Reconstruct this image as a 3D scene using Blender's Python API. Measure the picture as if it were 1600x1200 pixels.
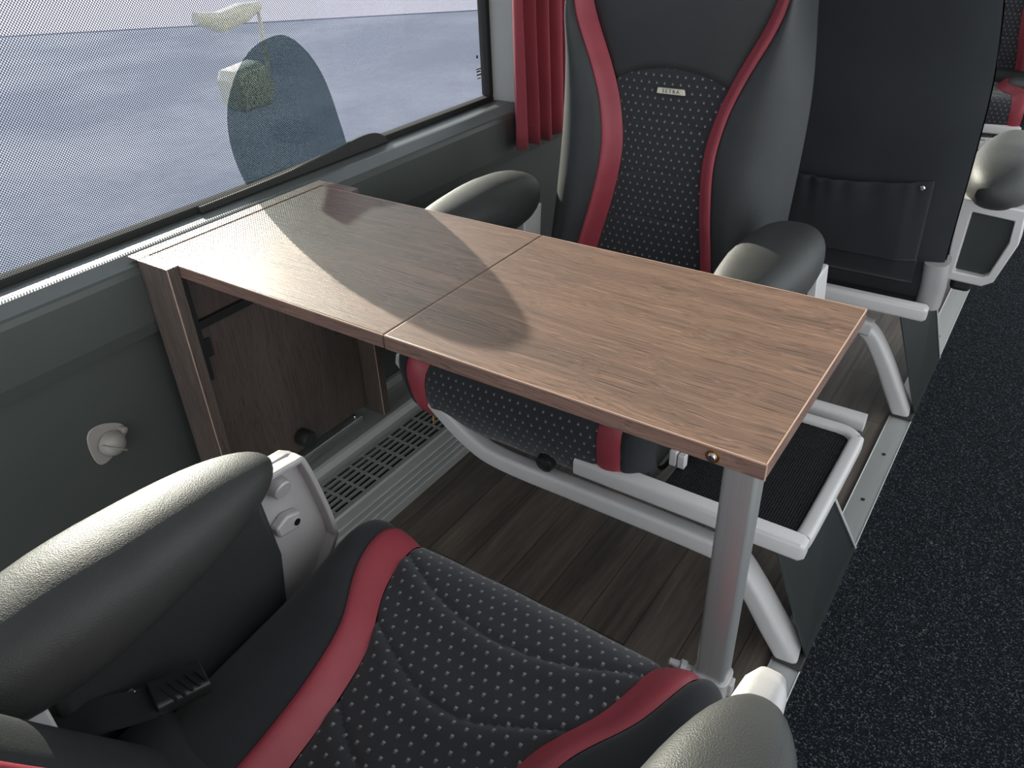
import bpy, math, random
from mathutils import Vector, Matrix
random.seed(4)
scene = bpy.context.scene
for o in list(bpy.data.objects):
    bpy.data.objects.remove(o)
COL = scene.collection

# ------------------------------------------------------------------ camera
cam_data = bpy.data.cameras.new('camera')
cam_data.sensor_fit = 'HORIZONTAL'
cam_data.sensor_width = 36.0
cam_data.lens = 1237.83 / 1600 * 36.0
cam_data.clip_start = 0.02
cam = bpy.data.objects.new('camera', cam_data)
COL.objects.link(cam)
yaw, pitch, roll = -0.6237, 0.5749, -0.0431
fwd = Vector((math.sin(yaw) * math.cos(pitch), math.cos(yaw) * math.cos(pitch), -math.sin(pitch)))
rt = Vector((math.cos(yaw), -math.sin(yaw), 0)); up = rt.cross(fwd)
r2 = rt * math.cos(roll) + up * math.sin(roll)
u2 = -rt * math.sin(roll) + up * math.cos(roll)
M = Matrix((r2, u2, -fwd)).transposed().to_4x4()
M.translation = Vector((1.3156, -0.7007, 1.2706))
cam.matrix_world = M
scene.camera = cam

# ------------------------------------------------------------------ light
world = bpy.data.worlds.new('world'); scene.world = world
world.use_nodes = True
bg = world.node_tree.nodes['Background']
bg.inputs['Color'].default_value = (0.90, 0.96, 1.0, 1)
bg.inputs['Strength'].default_value = 1.25
sun_data = bpy.data.lights.new('sun', 'SUN')
sun_data.energy = 17.0
sun_data.angle = math.radians(0.55)
sun_data.color = (1.0, 0.91, 0.70)
sun = bpy.data.objects.new('sun', sun_data); COL.objects.link(sun)
sun_dir = Vector((1.0, -0.45, -0.32)).normalized()
sun.rotation_euler = sun_dir.to_track_quat('-Z', 'Y').to_euler()
sun.location = (-6, 4, 3)
vs = scene.view_settings
vs.view_transform = 'Standard'; vs.look = 'None'; vs.gamma = 1; vs.use_curve_mapping = False
vs.exposure = 0.7

# ------------------------------------------------------------------ node helpers
def new_mat(name):
    m = bpy.data.materials.new(name); m.use_nodes = True
    nt = m.node_tree
    return m, nt, nt.nodes['Principled BSDF']
def N(nt, t, **kw):
    n = nt.nodes.new(t)
    for k, v in kw.items():
        if k.startswith('i_'):
            n.inputs[k[2:].replace('_', ' ')].default_value = v
        else: setattr(n, k, v)
    return n
def L(nt, a, b): nt.links.new(a, b)
def mth(nt, op, a, b=None, c=None):
    n = nt.nodes.new('ShaderNodeMath'); n.operation = op
    for i, v in enumerate((a, b, c)):
        if v is None: continue
        if isinstance(v, (int, float)): n.inputs[i].default_value = v
        else: L(nt, v, n.inputs[i])
    return n.outputs[0]
def mixc(nt, f, a, b):
    n = nt.nodes.new('ShaderNodeMix'); n.data_type = 'RGBA'
    for s, v in ((n.inputs[0], f), (n.inputs[6], a), (n.inputs[7], b)):
        if isinstance(v, (int, float)): s.default_value = v
        elif isinstance(v, tuple): s.default_value = (*v, 1) if len(v) == 3 else v
        else: L(nt, v, s)
    return n.outputs[2]
def mapped(nt, scale=(1, 1, 1), rot=(0, 0, 0), src='Object'):
    tc = nt.nodes.new('ShaderNodeTexCoord'); mp = nt.nodes.new('ShaderNodeMapping')
    L(nt, tc.outputs[src], mp.inputs[0])
    mp.inputs['Scale'].default_value = scale; mp.inputs['Rotation'].default_value = rot
    return mp.outputs[0]
def noise(nt, vec, scale, detail=3, rough=.5, dist=0):
    n = N(nt, 'ShaderNodeTexNoise'); L(nt, vec, n.inputs['Vector'])
    n.inputs['Scale'].default_value = scale; n.inputs['Detail'].default_value = detail
    n.inputs['Roughness'].default_value = rough; n.inputs['Distortion'].default_value = dist
    return n.outputs['Fac']
def ramp(nt, f, stops):
    n = nt.nodes.new('ShaderNodeValToRGB'); L(nt, f, n.inputs[0])
    e = n.color_ramp.elements
    while len(e) < len(stops): e.new(0.5)
    for x, (p_, c) in zip(e, stops):
        x.position = p_; x.color = (*c, 1) if isinstance(c, tuple) else (c, c, c, 1)
    return n.outputs[0]
def bump(nt, bs, h, strength, dist=0.001):
    b = nt.nodes.new('ShaderNodeBump'); b.inputs['Strength'].default_value = strength
    b.inputs['Distance'].default_value = dist
    L(nt, h, b.inputs['Height']); L(nt, b.outputs[0], bs.inputs['Normal'])

def plain(name, col, rough=.5, metal=0, spec=.5, nscale=0, nstr=.2, var=0.0, coat=0):
    m, nt, bs = new_mat(name)
    bs.inputs['Base Color'].default_value = (*col, 1)
    bs.inputs['Roughness'].default_value = rough; bs.inputs['Metallic'].default_value = metal
    bs.inputs['Specular IOR Level'].default_value = spec
    bs.inputs['Coat Weight'].default_value = coat
    v = mapped(nt)
    if var:
        f = noise(nt, v, 9, 4)
        L(nt, mixc(nt, f, tuple(c * (1 - var) for c in col), tuple(min(1, c * (1 + var)) for c in col)), bs.inputs['Base Color'])
    if nscale:
        bump(nt, bs, noise(nt, v, nscale, 2), nstr)
    return m

MT = {}
def leather(name, col, rough, bs_str=.35):
    m, nt, bs = new_mat(name)
    v = mapped(nt)
    f = noise(nt, v, 14, 3)
    L(nt, mixc(nt, f, tuple(c * .8 for c in col), tuple(c * 1.2 for c in col)), bs.inputs['Base Color'])
    bs.inputs['Roughness'].default_value = rough; bs.inputs['Specular IOR Level'].default_value = .4
    vo = N(nt, 'ShaderNodeTexVoronoi'); L(nt, v, vo.inputs['Vector']); vo.inputs['Scale'].default_value = 620
    h = mth(nt, 'ADD', vo.outputs['Distance'], mth(nt, 'MULTIPLY', noise(nt, v, 60, 3), 1.2))
    bump(nt, bs, h, bs_str, .0006)
    return m
MT['leather'] = leather('black_leather', (.026, .028, .029), .50)
MT['arm_leather'] = leather('armrest_leather', (.036, .037, .036), .52, .5)
MT['red'] = leather('red_leather', (.31, .046, .064), .44, .2)

def fabric(name):
    m, nt, bs = new_mat(name)
    tc = nt.nodes.new('ShaderNodeTexCoord'); sp = nt.nodes.new('ShaderNodeSeparateXYZ'); L(nt, tc.outputs['UV'], sp.inputs[0])
    u, v = sp.outputs[0], sp.outputs[1]
    pv, pu = .0155, .0185
    vr = mth(nt, 'DIVIDE', v, pv); row = mth(nt, 'FLOOR', vr)
    fv = mth(nt, 'SUBTRACT', mth(nt, 'FRACT', vr), .5)
    odd = mth(nt, 'MULTIPLY', mth(nt, 'MODULO', mth(nt, 'ADD', row, 1000), 2), .5)
    us = mth(nt, 'ADD', mth(nt, 'DIVIDE', u, pu), odd)
    fu = mth(nt, 'SUBTRACT', mth(nt, 'FRACT', us), .5)
    au = mth(nt, 'MULTIPLY', mth(nt, 'ABSOLUTE', fu), pu)
    av = mth(nt, 'MULTIPLY', mth(nt, 'ABSOLUTE', fv), pv)
    dot = mth(nt, 'MULTIPLY', mth(nt, 'LESS_THAN', au, .0020), mth(nt, 'LESS_THAN', av, .0027))
    # woven lines across the dot and the cloth
    mv = nt.nodes.new('ShaderNodeMapping'); L(nt, tc.outputs['UV'], mv.inputs[0]); mv.inputs['Scale'].default_value = (1, 1, 1)
    weave = noise(nt, mv.outputs[0], 900, 2)
    fine = mth(nt, 'MULTIPLY', mth(nt, 'SINE', mth(nt, 'MULTIPLY', v, 4200)), mth(nt, 'SINE', mth(nt, 'MULTIPLY', u, 4200)))
    fine = mth(nt, 'ADD', mth(nt, 'MULTIPLY', fine, .35), .6)
    upper = mth(nt, 'GREATER_THAN', fv, 0.0)
    dcol = mixc(nt, upper, (.33, .34, .36), (.12, .12, .13))
    base = mixc(nt, weave, (.018, .018, .022), (.040, .040, .045))
    col = mixc(nt, mth(nt, 'MULTIPLY', dot, fine), base, dcol)
    L(nt, col, bs.inputs['Base Color'])
    bs.inputs['Roughness'].default_value = .9
    bs.inputs['Specular IOR Level'].default_value = .2
    bs.inputs['Sheen Weight'].default_value = .25
    bs.inputs['Sheen Roughness'].default_value = .5
    bump(nt, bs, mth(nt, 'ADD', weave, mth(nt, 'MULTIPLY', dot, .5)), .4, .0006)
    return m
MT['fabric'] = fabric('dotted_fabric')

def cloth(name, col):
    m, nt, bs = new_mat(name)
    v = mapped(nt)
    f = noise(nt, v, 5, 4)
    L(nt, mixc(nt, f, tuple(c * .7 for c in col), tuple(c * 1.3 for c in col)), bs.inputs['Base Color'])
    bs.inputs['Roughness'].default_value = .95; bs.inputs['Specular IOR Level'].default_value = .15
    bs.inputs['Sheen Weight'].default_value = .15
    bump(nt, bs, noise(nt, v, 700, 2), .35, .0006)
    return m
MT['back_cloth'] = cloth('black_cloth', (.024, .026, .029))
MT['webbing'] = cloth('black_webbing', (.012, .013, .014))
MT['curtain'] = cloth('red_curtain_cloth', (.32, .058, .075))

def wood(name, along, dark, light, sc=1.0, rough=.38, streak=.5):
    m, nt, bs = new_mat(name)
    def sc3(a, c):
        return tuple(a if i == along else c for i in range(3))
    tc = nt.nodes.new('ShaderNodeTexCoord')
    v0 = tc.outputs['Object']
    # slow warping of the grain
    w = N(nt, 'ShaderNodeTexNoise'); mp0 = nt.nodes.new('ShaderNodeMapping'); L(nt, v0, mp0.inputs[0]); mp0.inputs['Scale'].default_value = sc3(3.0, 7.0)
    L(nt, mp0.outputs[0], w.inputs['Vector']); w.inputs['Scale'].default_value = 1; w.inputs['Detail'].default_value = 3
    sub = nt.nodes.new('ShaderNodeVectorMath'); sub.operation = 'SUBTRACT'; L(nt, w.outputs['Color'], sub.inputs[0]); sub.inputs[1].default_value = (.5, .5, .5)
    scl = nt.nodes.new('ShaderNodeVectorMath'); scl.operation = 'SCALE'; L(nt, sub.outputs[0], scl.inputs[0]); scl.inputs['Scale'].default_value = .055
    add = nt.nodes.new('ShaderNodeVectorMath'); add.operation = 'ADD'; L(nt, v0, add.inputs[0]); L(nt, scl.outputs[0], add.inputs[1])
    v = add.outputs[0]
    def nz(sa, sc_, det=4, ro=.55):
        mp = nt.nodes.new('ShaderNodeMapping'); L(nt, v, mp.inputs[0]); mp.inputs['Scale'].default_value = sc3(sa, sc_)
        return noise(nt, mp.outputs[0], 1, det, ro)
    broad = nz(1.6, 18, 3)
    grain = nz(2.4, 300, 4, .6)
    pore = nz(5, 460, 2, .6)
    f = mth(nt, 'ADD', mth(nt, 'MULTIPLY', broad, .6), mth(nt, 'MULTIPLY', grain, .55))
    col = ramp(nt, f, [(.34, dark), (.60, tuple((a + b) / 2 for a, b in zip(dark, light))), (.78, light)])
    pm = ramp(nt, pore, [(.36, 1.0), (.46, 0.0)])
    col = mixc(nt, mth(nt, 'MULTIPLY', pm, .55), col, tuple(c * .35 for c in dark))
    hl = ramp(nt, nz(3, 380, 3, .7), [(.56, 0.0), (.70, 1.0)])
    col = mixc(nt, mth(nt, 'MULTIPLY', hl, streak), col, tuple(min(1, c * 1.8) for c in light))
    L(nt, col, bs.inputs['Base Color'])
    L(nt, ramp(nt, grain, [(.3, rough + .16), (.7, rough)]), bs.inputs['Roughness'])
    bump(nt, bs, mth(nt, 'SUBTRACT', grain, mth(nt, 'MULTIPLY', pm, .7)), .45, .0004)
    return m
WD, WL = (.105, .068, .053), (.250, .148, .105)
MT['wood_x'] = wood('brown_oak_laminate', 0, WD, WL)
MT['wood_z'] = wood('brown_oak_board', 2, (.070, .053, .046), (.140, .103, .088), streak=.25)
MT['edge'] = plain('pale_edge_band', (.50, .33, .25), .45, var=.15)
MT['edge_x'] = wood('brown_oak_edge', 0, (.11, .062, .050), (.24, .145, .115), streak=.3)

MT['paint'] = plain('light_grey_paint', (.56, .54, .535), .42, nscale=260, nstr=.06, var=.05)
MT['casting'] = plain('grey_cast_metal', (.46, .44, .44), .48, metal=.25, nscale=500, nstr=.25, var=.06)
MT['black_plastic'] = plain('black_plastic', (.016, .017, .018), .38, nscale=400, nstr=.1)
MT['tray_mesh_dark'] = plain('dark_plate', (.030, .034, .034), .42, nscale=300, nstr=.08, var=.15)
MT['chrome'] = plain('polished_steel', (.75, .75, .75), .15, metal=1)
MT['brass'] = plain('brass', (.75, .48, .18), .25, metal=1)
MT['dark'] = plain('black_void', (.006, .006, .006), .8)
MT['rubber'] = plain('black_rubber', (.02, .02, .02), .6, nscale=200)
MT['hook'] = plain('beige_plastic', (.33, .30, .27), .35, var=.05)
MT['badge'] = plain('badge_metal', (.80, .76, .62), .35, metal=.5)
MT['ink'] = plain('black_ink', (.02, .02, .02), .6)
MT['ceiling'] = plain('ceiling_cloth', (.55, .55, .53), .9)
MT['white_out'] = plain('white_body_paint', (.55, .54, .48), .3)

def alu(name, along, col=(.62, .63, .62), rough=.36):
    m, nt, bs = new_mat(name)
    sc = tuple(2 if i == along else 500 for i in range(3))
    g = noise(nt, mapped(nt, sc), 1, 3)
    L(nt, mixc(nt, g, tuple(c * .85 for c in col), col), bs.inputs['Base Color'])
    bs.inputs['Metallic'].default_value = .75; bs.inputs['Roughness'].default_value = rough
    bump(nt, bs, g, .15, .0003)
    return m
MT['alu_y'] = alu('brushed_aluminium', 1)
MT['alu_z'] = alu('aluminium_tube', 2, (.66, .665, .66), .33)
MT['duct'] = plain('grey_anodised_duct', (.42, .43, .41), .42, metal=.45, nscale=300, nstr=.08, var=.08)

def wall_mat():
    m, nt, bs = new_mat('grey_green_wall_panel')
    v = mapped(nt)
    f = noise(nt, v, 3, 4)
    L(nt, mixc(nt, f, (.055, .062, .057), (.075, .082, .076)), bs.inputs['Base Color'])
    bs.inputs['Roughness'].default_value = .48
    bump(nt, bs, noise(nt, v, 350, 2), .2, .0005)
    return m
MT['wall'] = wall_mat()
MT['sill'] = plain('grey_sill_plastic', (.11, .115, .11), .32, nscale=300, nstr=.08, var=.08)
MT['gasket'] = plain('window_gasket', (.035, .035, .033), 1, spec=.05)
MT['sill_dark'] = plain('dark_sill_rubber', (.045, .045, .042), .8, spec=.2)
MT['pillar'] = plain('light_pillar_trim', (.40, .40, .38), .6, nscale=300, nstr=.1)

def carpet():
    m, nt, bs = new_mat('black_speckled_carpet')
    v = mapped(nt)
    n1 = noise(nt, v, 310, 2, .6)
    n2 = noise(nt, v, 130, 3, .6)
    f = mth(nt, 'MULTIPLY', ramp(nt, n1, [(.54, 0.0), (.66, 1.0)]), ramp(nt, n2, [(.40, .2), (.62, 1.0)]))
    col = mixc(nt, f, (.0085, .010, .013), (.15, .17, .19))
    L(nt, col, bs.inputs['Base Color'])
    bs.inputs['Roughness'].default_value = 1; bs.inputs['Specular IOR Level'].default_value = .1
    bump(nt, bs, mth(nt, 'ADD', n1, n2), 1.0, .004)
    return m
MT['carpet'] = carpet()

def planks():
    m, nt, bs = new_mat('dark_oak_plank_floor')
    tc = nt.nodes.new('ShaderNodeTexCoord')
    mp = nt.nodes.new('ShaderNodeMapping'); L(nt, tc.outputs['Object'], mp.inputs[0])
    mp.inputs['Rotation'].default_value = (0, 0, math.pi / 2)
    br = N(nt, 'ShaderNodeTexBrick'); L(nt, mp.outputs[0], br.inputs['Vector'])
    br.inputs['Scale'].default_value = 1; br.inputs['Brick Width'].default_value = .62; br.inputs['Row Height'].default_value = .098
    br.inputs['Mortar Size'].default_value = .0009; br.inputs['Mortar Smooth'].default_value = 0
    br.inputs['Color1'].default_value = (.3, .3, .3, 1); br.inputs['Color2'].default_value = (.8, .8, .8, 1); br.inputs['Mortar'].default_value = (.0, .0, .0, 1)
    br.offset = .38
    g = noise(nt, mapped(nt, (70, 4, 1)), 1, 5, .65, .6)
    g2 = noise(nt, mapped(nt, (16, 2.5, 1)), 1, 3, .5)
    f = mth(nt, 'ADD', mth(nt, 'MULTIPLY', g, .55), mth(nt, 'MULTIPLY', g2, .45))
    c = ramp(nt, f, [(.34, (.045, .036, .030)), (.52, (.098, .078, .064)), (.70, (.17, .135, .108))])
    bw = nt.nodes.new('ShaderNodeRGBToBW'); L(nt, br.outputs['Color'], bw.inputs[0])
    k = mth(nt, 'ADD', mth(nt, 'MULTIPLY', bw.outputs[0], .8), .5)
    hsv = nt.nodes.new('ShaderNodeHueSaturation'); L(nt, c, hsv.inputs['Color']); L(nt, k, hsv.inputs['Value'])
    col = mixc(nt, br.outputs['Fac'], hsv.outputs[0], (.010, .008, .007))
    L(nt, col, bs.inputs['Base Color'])
    bs.inputs['Roughness'].default_value = .5
    bump(nt, bs, mth(nt, 'SUBTRACT', g, br.outputs['Fac']), .3, .001)
    return m
MT['planks'] = planks()

def film():
    """perforated sun film: dark vinyl with a staggered grid of round holes"""
    m, nt, bs = new_mat('perforated_window_film')
    out = nt.nodes['Material Output']
    v = mapped(nt, (1, 1, 1), (math.radians(45), 0, 0))
    vo = N(nt, 'ShaderNodeTexVoronoi'); L(nt, v, vo.inputs['Vector']); vo.inputs['Scale'].default_value = 1 / .0037; vo.inputs['Randomness'].default_value = 0
    # flatten x so that the grid stays two-dimensional
    sp = nt.nodes.new('ShaderNodeSeparateXYZ'); cb = nt.nodes.new('ShaderNodeCombineXYZ')
    L(nt, v, sp.inputs[0]); L(nt, sp.outputs[1], cb.inputs[0]); L(nt, sp.outputs[2], cb.inputs[1])
    vo.voronoi_dimensions = '2D'; L(nt, cb.outputs[0], vo.inputs['Vector'])
    hole = ramp(nt, vo.outputs['Distance'], [(.36, 1.0), (.41, 0.0)])
    bs.inputs['Base Color'].default_value = (.060, .066, .075, 1); bs.inputs['Roughness'].default_value = .6
    tr = nt.nodes.new('ShaderNodeBsdfTransparent'); tr.inputs[0].default_value = (.90, .93, 1, 1)
    mx = nt.nodes.new('ShaderNodeMixShader')
    L(nt, hole, mx.inputs[0]); L(nt, bs.outputs[0], mx.inputs[1]); L(nt, tr.outputs[0], mx.inputs[2]); L(nt, mx.outputs[0], out.inputs[0])
    return m
MT['film'] = film()
def tint(name, c, gl):
    m, nt, bs = new_mat(name); out = nt.nodes['Material Output']
    tr = nt.nodes.new('ShaderNodeBsdfTransparent'); tr.inputs[0].default_value = (*c, 1)
    g = nt.nodes.new('ShaderNodeBsdfGlossy'); g.inputs['Roughness'].default_value = .03
    fr = nt.nodes.new('ShaderNodeFresnel'); fr.inputs[0].default_value = gl
    mx = nt.nodes.new('ShaderNodeMixShader')
    L(nt, fr.outputs[0], mx.inputs[0]); L(nt, tr.outputs[0], mx.inputs[1]); L(nt, g.outputs[0], mx.inputs[2]); L(nt, mx.outputs[0], out.inputs[0])
    return m
MT['glass'] = tint('window_glass', (.93, .96, .98), 1.45)
MT['oval'] = tint('dark_tint_film', (.47, .52, .53), 1.2)

def ground_mat():
    m, nt, bs = new_mat('pale_asphalt')
    v = mapped(nt)
    a = noise(nt, v, .35, 4, .55)
    b = noise(nt, v, 6, 4)
    f = mth(nt, 'ADD', mth(nt, 'MULTIPLY', a, .8), mth(nt, 'MULTIPLY', b, .2))
    L(nt, ramp(nt, f, [(.40, (.165, .18, .235)), (.6, (.235, .245, .305))]), bs.inputs['Base Color'])
    bs.inputs['Roughness'].default_value = 1; bs.inputs['Specular IOR Level'].default_value = 0
    return m
MT['ground'] = ground_mat()
MT['pavement'] = plain('pale_pavement', (.34, .33, .40), 1, spec=0, var=.2)

# ------------------------------------------------------------------ mesh helpers
def link(name, verts, faces, mat, parent=None, smooth=35, uv=None, bevel=0, seg=2, kind=None, solid=0, mats=None, fm=None):
    me = bpy.data.meshes.new(name)
    me.from_pydata([tuple(v) for v in verts], [], faces)
    if uv is not None:
        lay = me.uv_layers.new(name='UVMap')
        for lp in me.loops: lay.data[lp.index].uv = uv[lp.vertex_index]
    me.validate(); me.update()
    for m in (mats or [mat]): me.materials.append(m)
    if fm:
        for p_, k in zip(me.polygons, fm): p_.material_index = k
    if smooth:
        for p_ in me.polygons: p_.use_smooth = True
        me.set_sharp_from_angle(angle=math.radians(smooth))
    o = bpy.data.objects.new(name, me); COL.objects.link(o)
    if solid:
        md = o.modifiers.new('thickness', 'SOLIDIFY'); md.thickness = solid; md.offset = -1
    if bevel:
        md = o.modifiers.new('bevel', 'BEVEL'); md.width = bevel; md.segments = seg; md.limit_method = 'ANGLE'; md.angle_limit = math.radians(40)
    if parent: o.parent = parent
    if kind: o['kind'] = kind
    return o
def thing(name, label, cat, loc, group=None):
    o = bpy.data.objects.new(name, None); COL.objects.link(o); o.location = loc; o.empty_display_size = .1
    o['label'] = label; o['category'] = cat
    if group: o['group'] = group
    return o
def tag(o, label, cat, group=None):
    o['label'] = label; o['category'] = cat
    if group: o['group'] = group
    return o
class MB:
    def __init__(s): s.v = []; s.f = []
    def box(s, a, b):
        n = len(s.v); (x0, y0, z0), (x1, y1, z1) = a, b
        s.v += [(x0, y0, z0), (x1, y0, z0), (x1, y1, z0), (x0, y1, z0), (x0, y0, z1), (x1, y0, z1), (x1, y1, z1), (x0, y1, z1)]
        s.f += [tuple(n + i for i in q) for q in ((0, 3, 2, 1), (4, 5, 6, 7), (0, 1, 5, 4), (1, 2, 6, 5), (2, 3, 7, 6), (3, 0, 4, 7))]
        return s
    def prism(s, poly, vec):
        """poly: list of 3D points (planar), extruded along vec"""
        n = len(s.v); k = len(poly)
        s.v += [tuple(p_) for p_ in poly] + [tuple(Vector(p_) + Vector(vec)) for p_ in poly]
        s.f += [tuple(n + i for i in range(k))[::-1], tuple(n + k + i for i in range(k))]
        s.f += [(n + i, n + (i + 1) % k, n + k + (i + 1) % k, n + k + i) for i in range(k)]
        return s
    def loft(s, rings, cap=True):
        n = len(s.v); k = len(rings[0])
        for r in rings: s.v += [tuple(p_) for p_ in r]
        for j in range(len(rings) - 1):
            for i in range(k):
                a = n + j * k + i; b = n + j * k + (i + 1) % k
                s.f.append((a, b, b + k, a + k))
        if cap:
            s.f.append(tuple(n + i for i in range(k))[::-1]); s.f.append(tuple(n + (len(rings) - 1) * k + i for i in range(k)))
        return s
    def tube(s, path, w, h, upv=(0, 0, 1), r=.4, seg=4, wh=None):
        """rounded-rectangle section (w across, h along upv) swept down a path"""
        P = [Vector(p_) for p_ in path]; rings = []
        for i, p_ in enumerate(P):
            a = P[max(0, i - 1)]; b = P[min(len(P) - 1, i + 1)]
            t = (b - a).normalized(); side = t.cross(Vector(upv)).normalized(); u = side.cross(t).normalized()
            W, H = (w, h) if wh is None else wh[i]
            rings.append([p_ + side * x + u * y for x, y in rrect(W, H, min(W, H) * r, seg)])
        return s.loft(rings)
    def lathe(s, prof, c, axis=(0, 0, 1), n=28):
        q = Vector((0, 0, 1)).rotation_difference(Vector(axis)).to_matrix()
        rings = [[Vector(c) + q @ Vector((r * math.cos(2 * math.pi * i / n), r * math.sin(2 * math.pi * i / n), z)) for i in range(n)] for r, z in prof]
        return s.loft(rings)
    def obj(s, name, mat, parent=None, **k): return link(name, s.v, s.f, mat, parent, **k)
def rrect(w, h, r, seg=4):
    pts = []
    for cx, cy, a0 in ((w / 2 - r, h / 2 - r, 0), (-w / 2 + r, h / 2 - r, 90), (-w / 2 + r, -h / 2 + r, 180), (w / 2 - r, -h / 2 + r, 270)):
        for i in range(seg + 1):
            a = math.radians(a0 + 90 * i / seg); pts.append((cx + r * math.cos(a), cy + r * math.sin(a)))
    return pts
def smooth_path(pts, n=6):
    P = [Vector(p_) for p_ in pts]; out = []
    for i in range(len(P) - 1):
        p0 = P[max(0, i - 1)]; p1 = P[i]; p2 = P[i + 1]; p3 = P[min(len(P) - 1, i + 2)]
        for k in range(n):
            t = k / n
            out.append(.5 * ((2 * p1) + (-p0 + p2) * t + (2 * p0 - 5 * p1 + 4 * p2 - p3) * t * t + (-p0 + 3 * p1 - 3 * p2 + p3) * t ** 3))
    out.append(P[-1]); return out
def lerp_tab(tab, x):
    """smooth (monotone-ish cosine-free Catmull) table lookup"""
    if x <= tab[0][0]: return tab[0][1]
    if x >= tab[-1][0]: return tab[-1][1]
    for i in range(len(tab) - 1):
        if x <= tab[i + 1][0]:
            x0, y0 = tab[i]; x1, y1 = tab[i + 1]
            m0 = (y1 - tab[i - 1][1]) / (x1 - tab[i - 1][0]) if i > 0 else (y1 - y0) / (x1 - x0)
            m1 = (tab[i + 2][1] - y0) / (tab[i + 2][0] - x0) if i + 2 < len(tab) else (y1 - y0) / (x1 - x0)
            h = x1 - x0; t = (x - x0) / h
            return (2 * t ** 3 - 3 * t * t + 1) * y0 + (t ** 3 - 2 * t * t + t) * h * m0 + (-2 * t ** 3 + 3 * t * t) * y1 + (t ** 3 - t * t) * h * m1
def grid(fn, nu, nv, uvfn=None):
    v = []; f = []; uv = []
    for j in range(nv + 1):
        for i in range(nu + 1):
            p_ = fn(i / nu, j / nv); v.append(p_[:3]); uv.append((p_[3], p_[4]) if len(p_) > 3 else (0, 0))
    for j in range(nv):
        for i in range(nu):
            a = j * (nu + 1) + i; f.append((a, a + 1, a + nu + 2, a + nu + 1))
    return v, f, uv

# ------------------------------------------------------------------ the setting
Y0, Y1 = -1.6, 5.2
MB().box((0, Y0, -.05), (1.132, Y1, 0)).obj('floor', MT['planks'], smooth=0, kind='structure')
MB().box((1.187, Y0, -.05), (2.0, Y1, .001)).obj('floor_aisle', MT['carpet'], smooth=0, kind='structure')
b = MB(); b.box((1.132, Y0, -.05), (1.187, Y1, .006)); b.box((1.132, Y0, .006), (1.1345, Y1, .0085)); b.box((1.1845, Y0, .006), (1.187, Y1, .0085))
tr1 = b.obj('trim_1', MT['alu_y'], smooth=0, kind='structure', bevel=.001)
for y in (.90, 1.80, 1.10, 2.3):
    MB().lathe([(.0048, 0), (.0048, .0012), (.0001, .0013)], (1.160, y, .006)).obj('rail_screw', MT['dark'], tr1)
# opposite side of the coach, out of frame: low wall and roof
MB().box((2.0, Y0, -.05), (2.05, Y1, .30)).obj('wall_right', MT['wall'], smooth=0, kind='structure')
MB().box((-.25, Y0, 2.05), (2.3, Y1, 2.1)).obj('ceiling', MT['ceiling'], smooth=0, kind='structure')
# window-side wall: panel below the sill, fascia and ribbed sill drawn as one profile swept along the coach
prof = [(0, -.02), (0, .565), (.022, .575), (.028, .60), (.030, .695), (.027, .705)]
x = .022; z = .7085
for k in range(6):
    prof += [(x, z), (x - .0055, z + .0022), (x - .0065, z - .0014), (x - .0090, z - .0014)]
    x -= .0095; z += .0001
prof += [(-.045, .7095), (-.078, .7095), (-.080, .708), (-.145, .708), (-.145, -.02)]
MB().prism([(a, Y0, c) for a, c in prof], (0, Y1 - Y0, 0)).obj('wall_left', MT['wall'], smooth=0, kind='structure', mats=[MT['wall'], MT['sill']],
    fm=[0, 0] + [1 if 6 <= i <= len(prof) - 4 else 0 for i in range(len(prof))])
# wall above the windows
MB().box((-.20, Y0, 1.62), (0.0, Y1, 2.05)).obj('wall_upper', MT['wall'], smooth=0, kind='structure', bevel=.01)
# window 1: black frame, glass, perforated film
def window(idx, ya, yb):
    b = MB(); x0, x1 = -.130, -.098; zb, zt = .706, 1.62; w = .016
    b.box((x0, ya, zb), (x1, yb, zb + w)); b.box((x0, ya, zt - w), (x1, yb, zt))
    b.box((x0, ya, zb + w), (x1, ya + w, zt - w)); b.box((x0, yb - w, zb + w), (x1, yb, zt - w))
    fr = b.obj('window_%d' % idx, MT['gasket'], kind='structure', bevel=.004)
    link('glass_pane', [(-.116, ya + w, zb + w), (-.116, yb - w, zb + w), (-.116, yb - w, zt - w), (-.116, ya + w, zt - w)], [(0, 1, 2, 3)], MT['glass'], fr, smooth=0)
    link('perforated_film', [(-.1015, ya + w, zb + w), (-.1015, yb - w, zb + w), (-.1015, yb - w, zt - w), (-.1015, ya + w, zt - w)], [(0, 1, 2, 3)], MT['film'], fr, smooth=0)
    return fr
w1 = window(1, -1.35, 1.235)
w2 = window(2, 1.42, 3.6)
MB().box((-.14, 1.2352, .700), (-.012, 1.4198, 1.62)).obj('trim_2', MT['pillar'], smooth=0, kind='structure', bevel=.012)
# oval tint patch stuck on the window, off centre
ov = []
left = [(.34, .70), (.322, .75), (.313, .80), (.314, .845), (.325, .89), (.345, .925), (.375, .96), (.415, .987), (.46, .999)]
right = [(.505, .997), (.55, .965), (.585, .915), (.606, .86), (.620, .80), (.629, .76), (.640, .70)]
pts = smooth_path([(0, a, c) for a, c in left + right], 5)
pts = [q for q in pts if q[2] > .7225]
MB().prism([(-.1003, q[1], q[2]) for q in pts], (.0006, 0, 0)).obj('oval_tint_patch', MT['oval'], w1, smooth=0)
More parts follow.
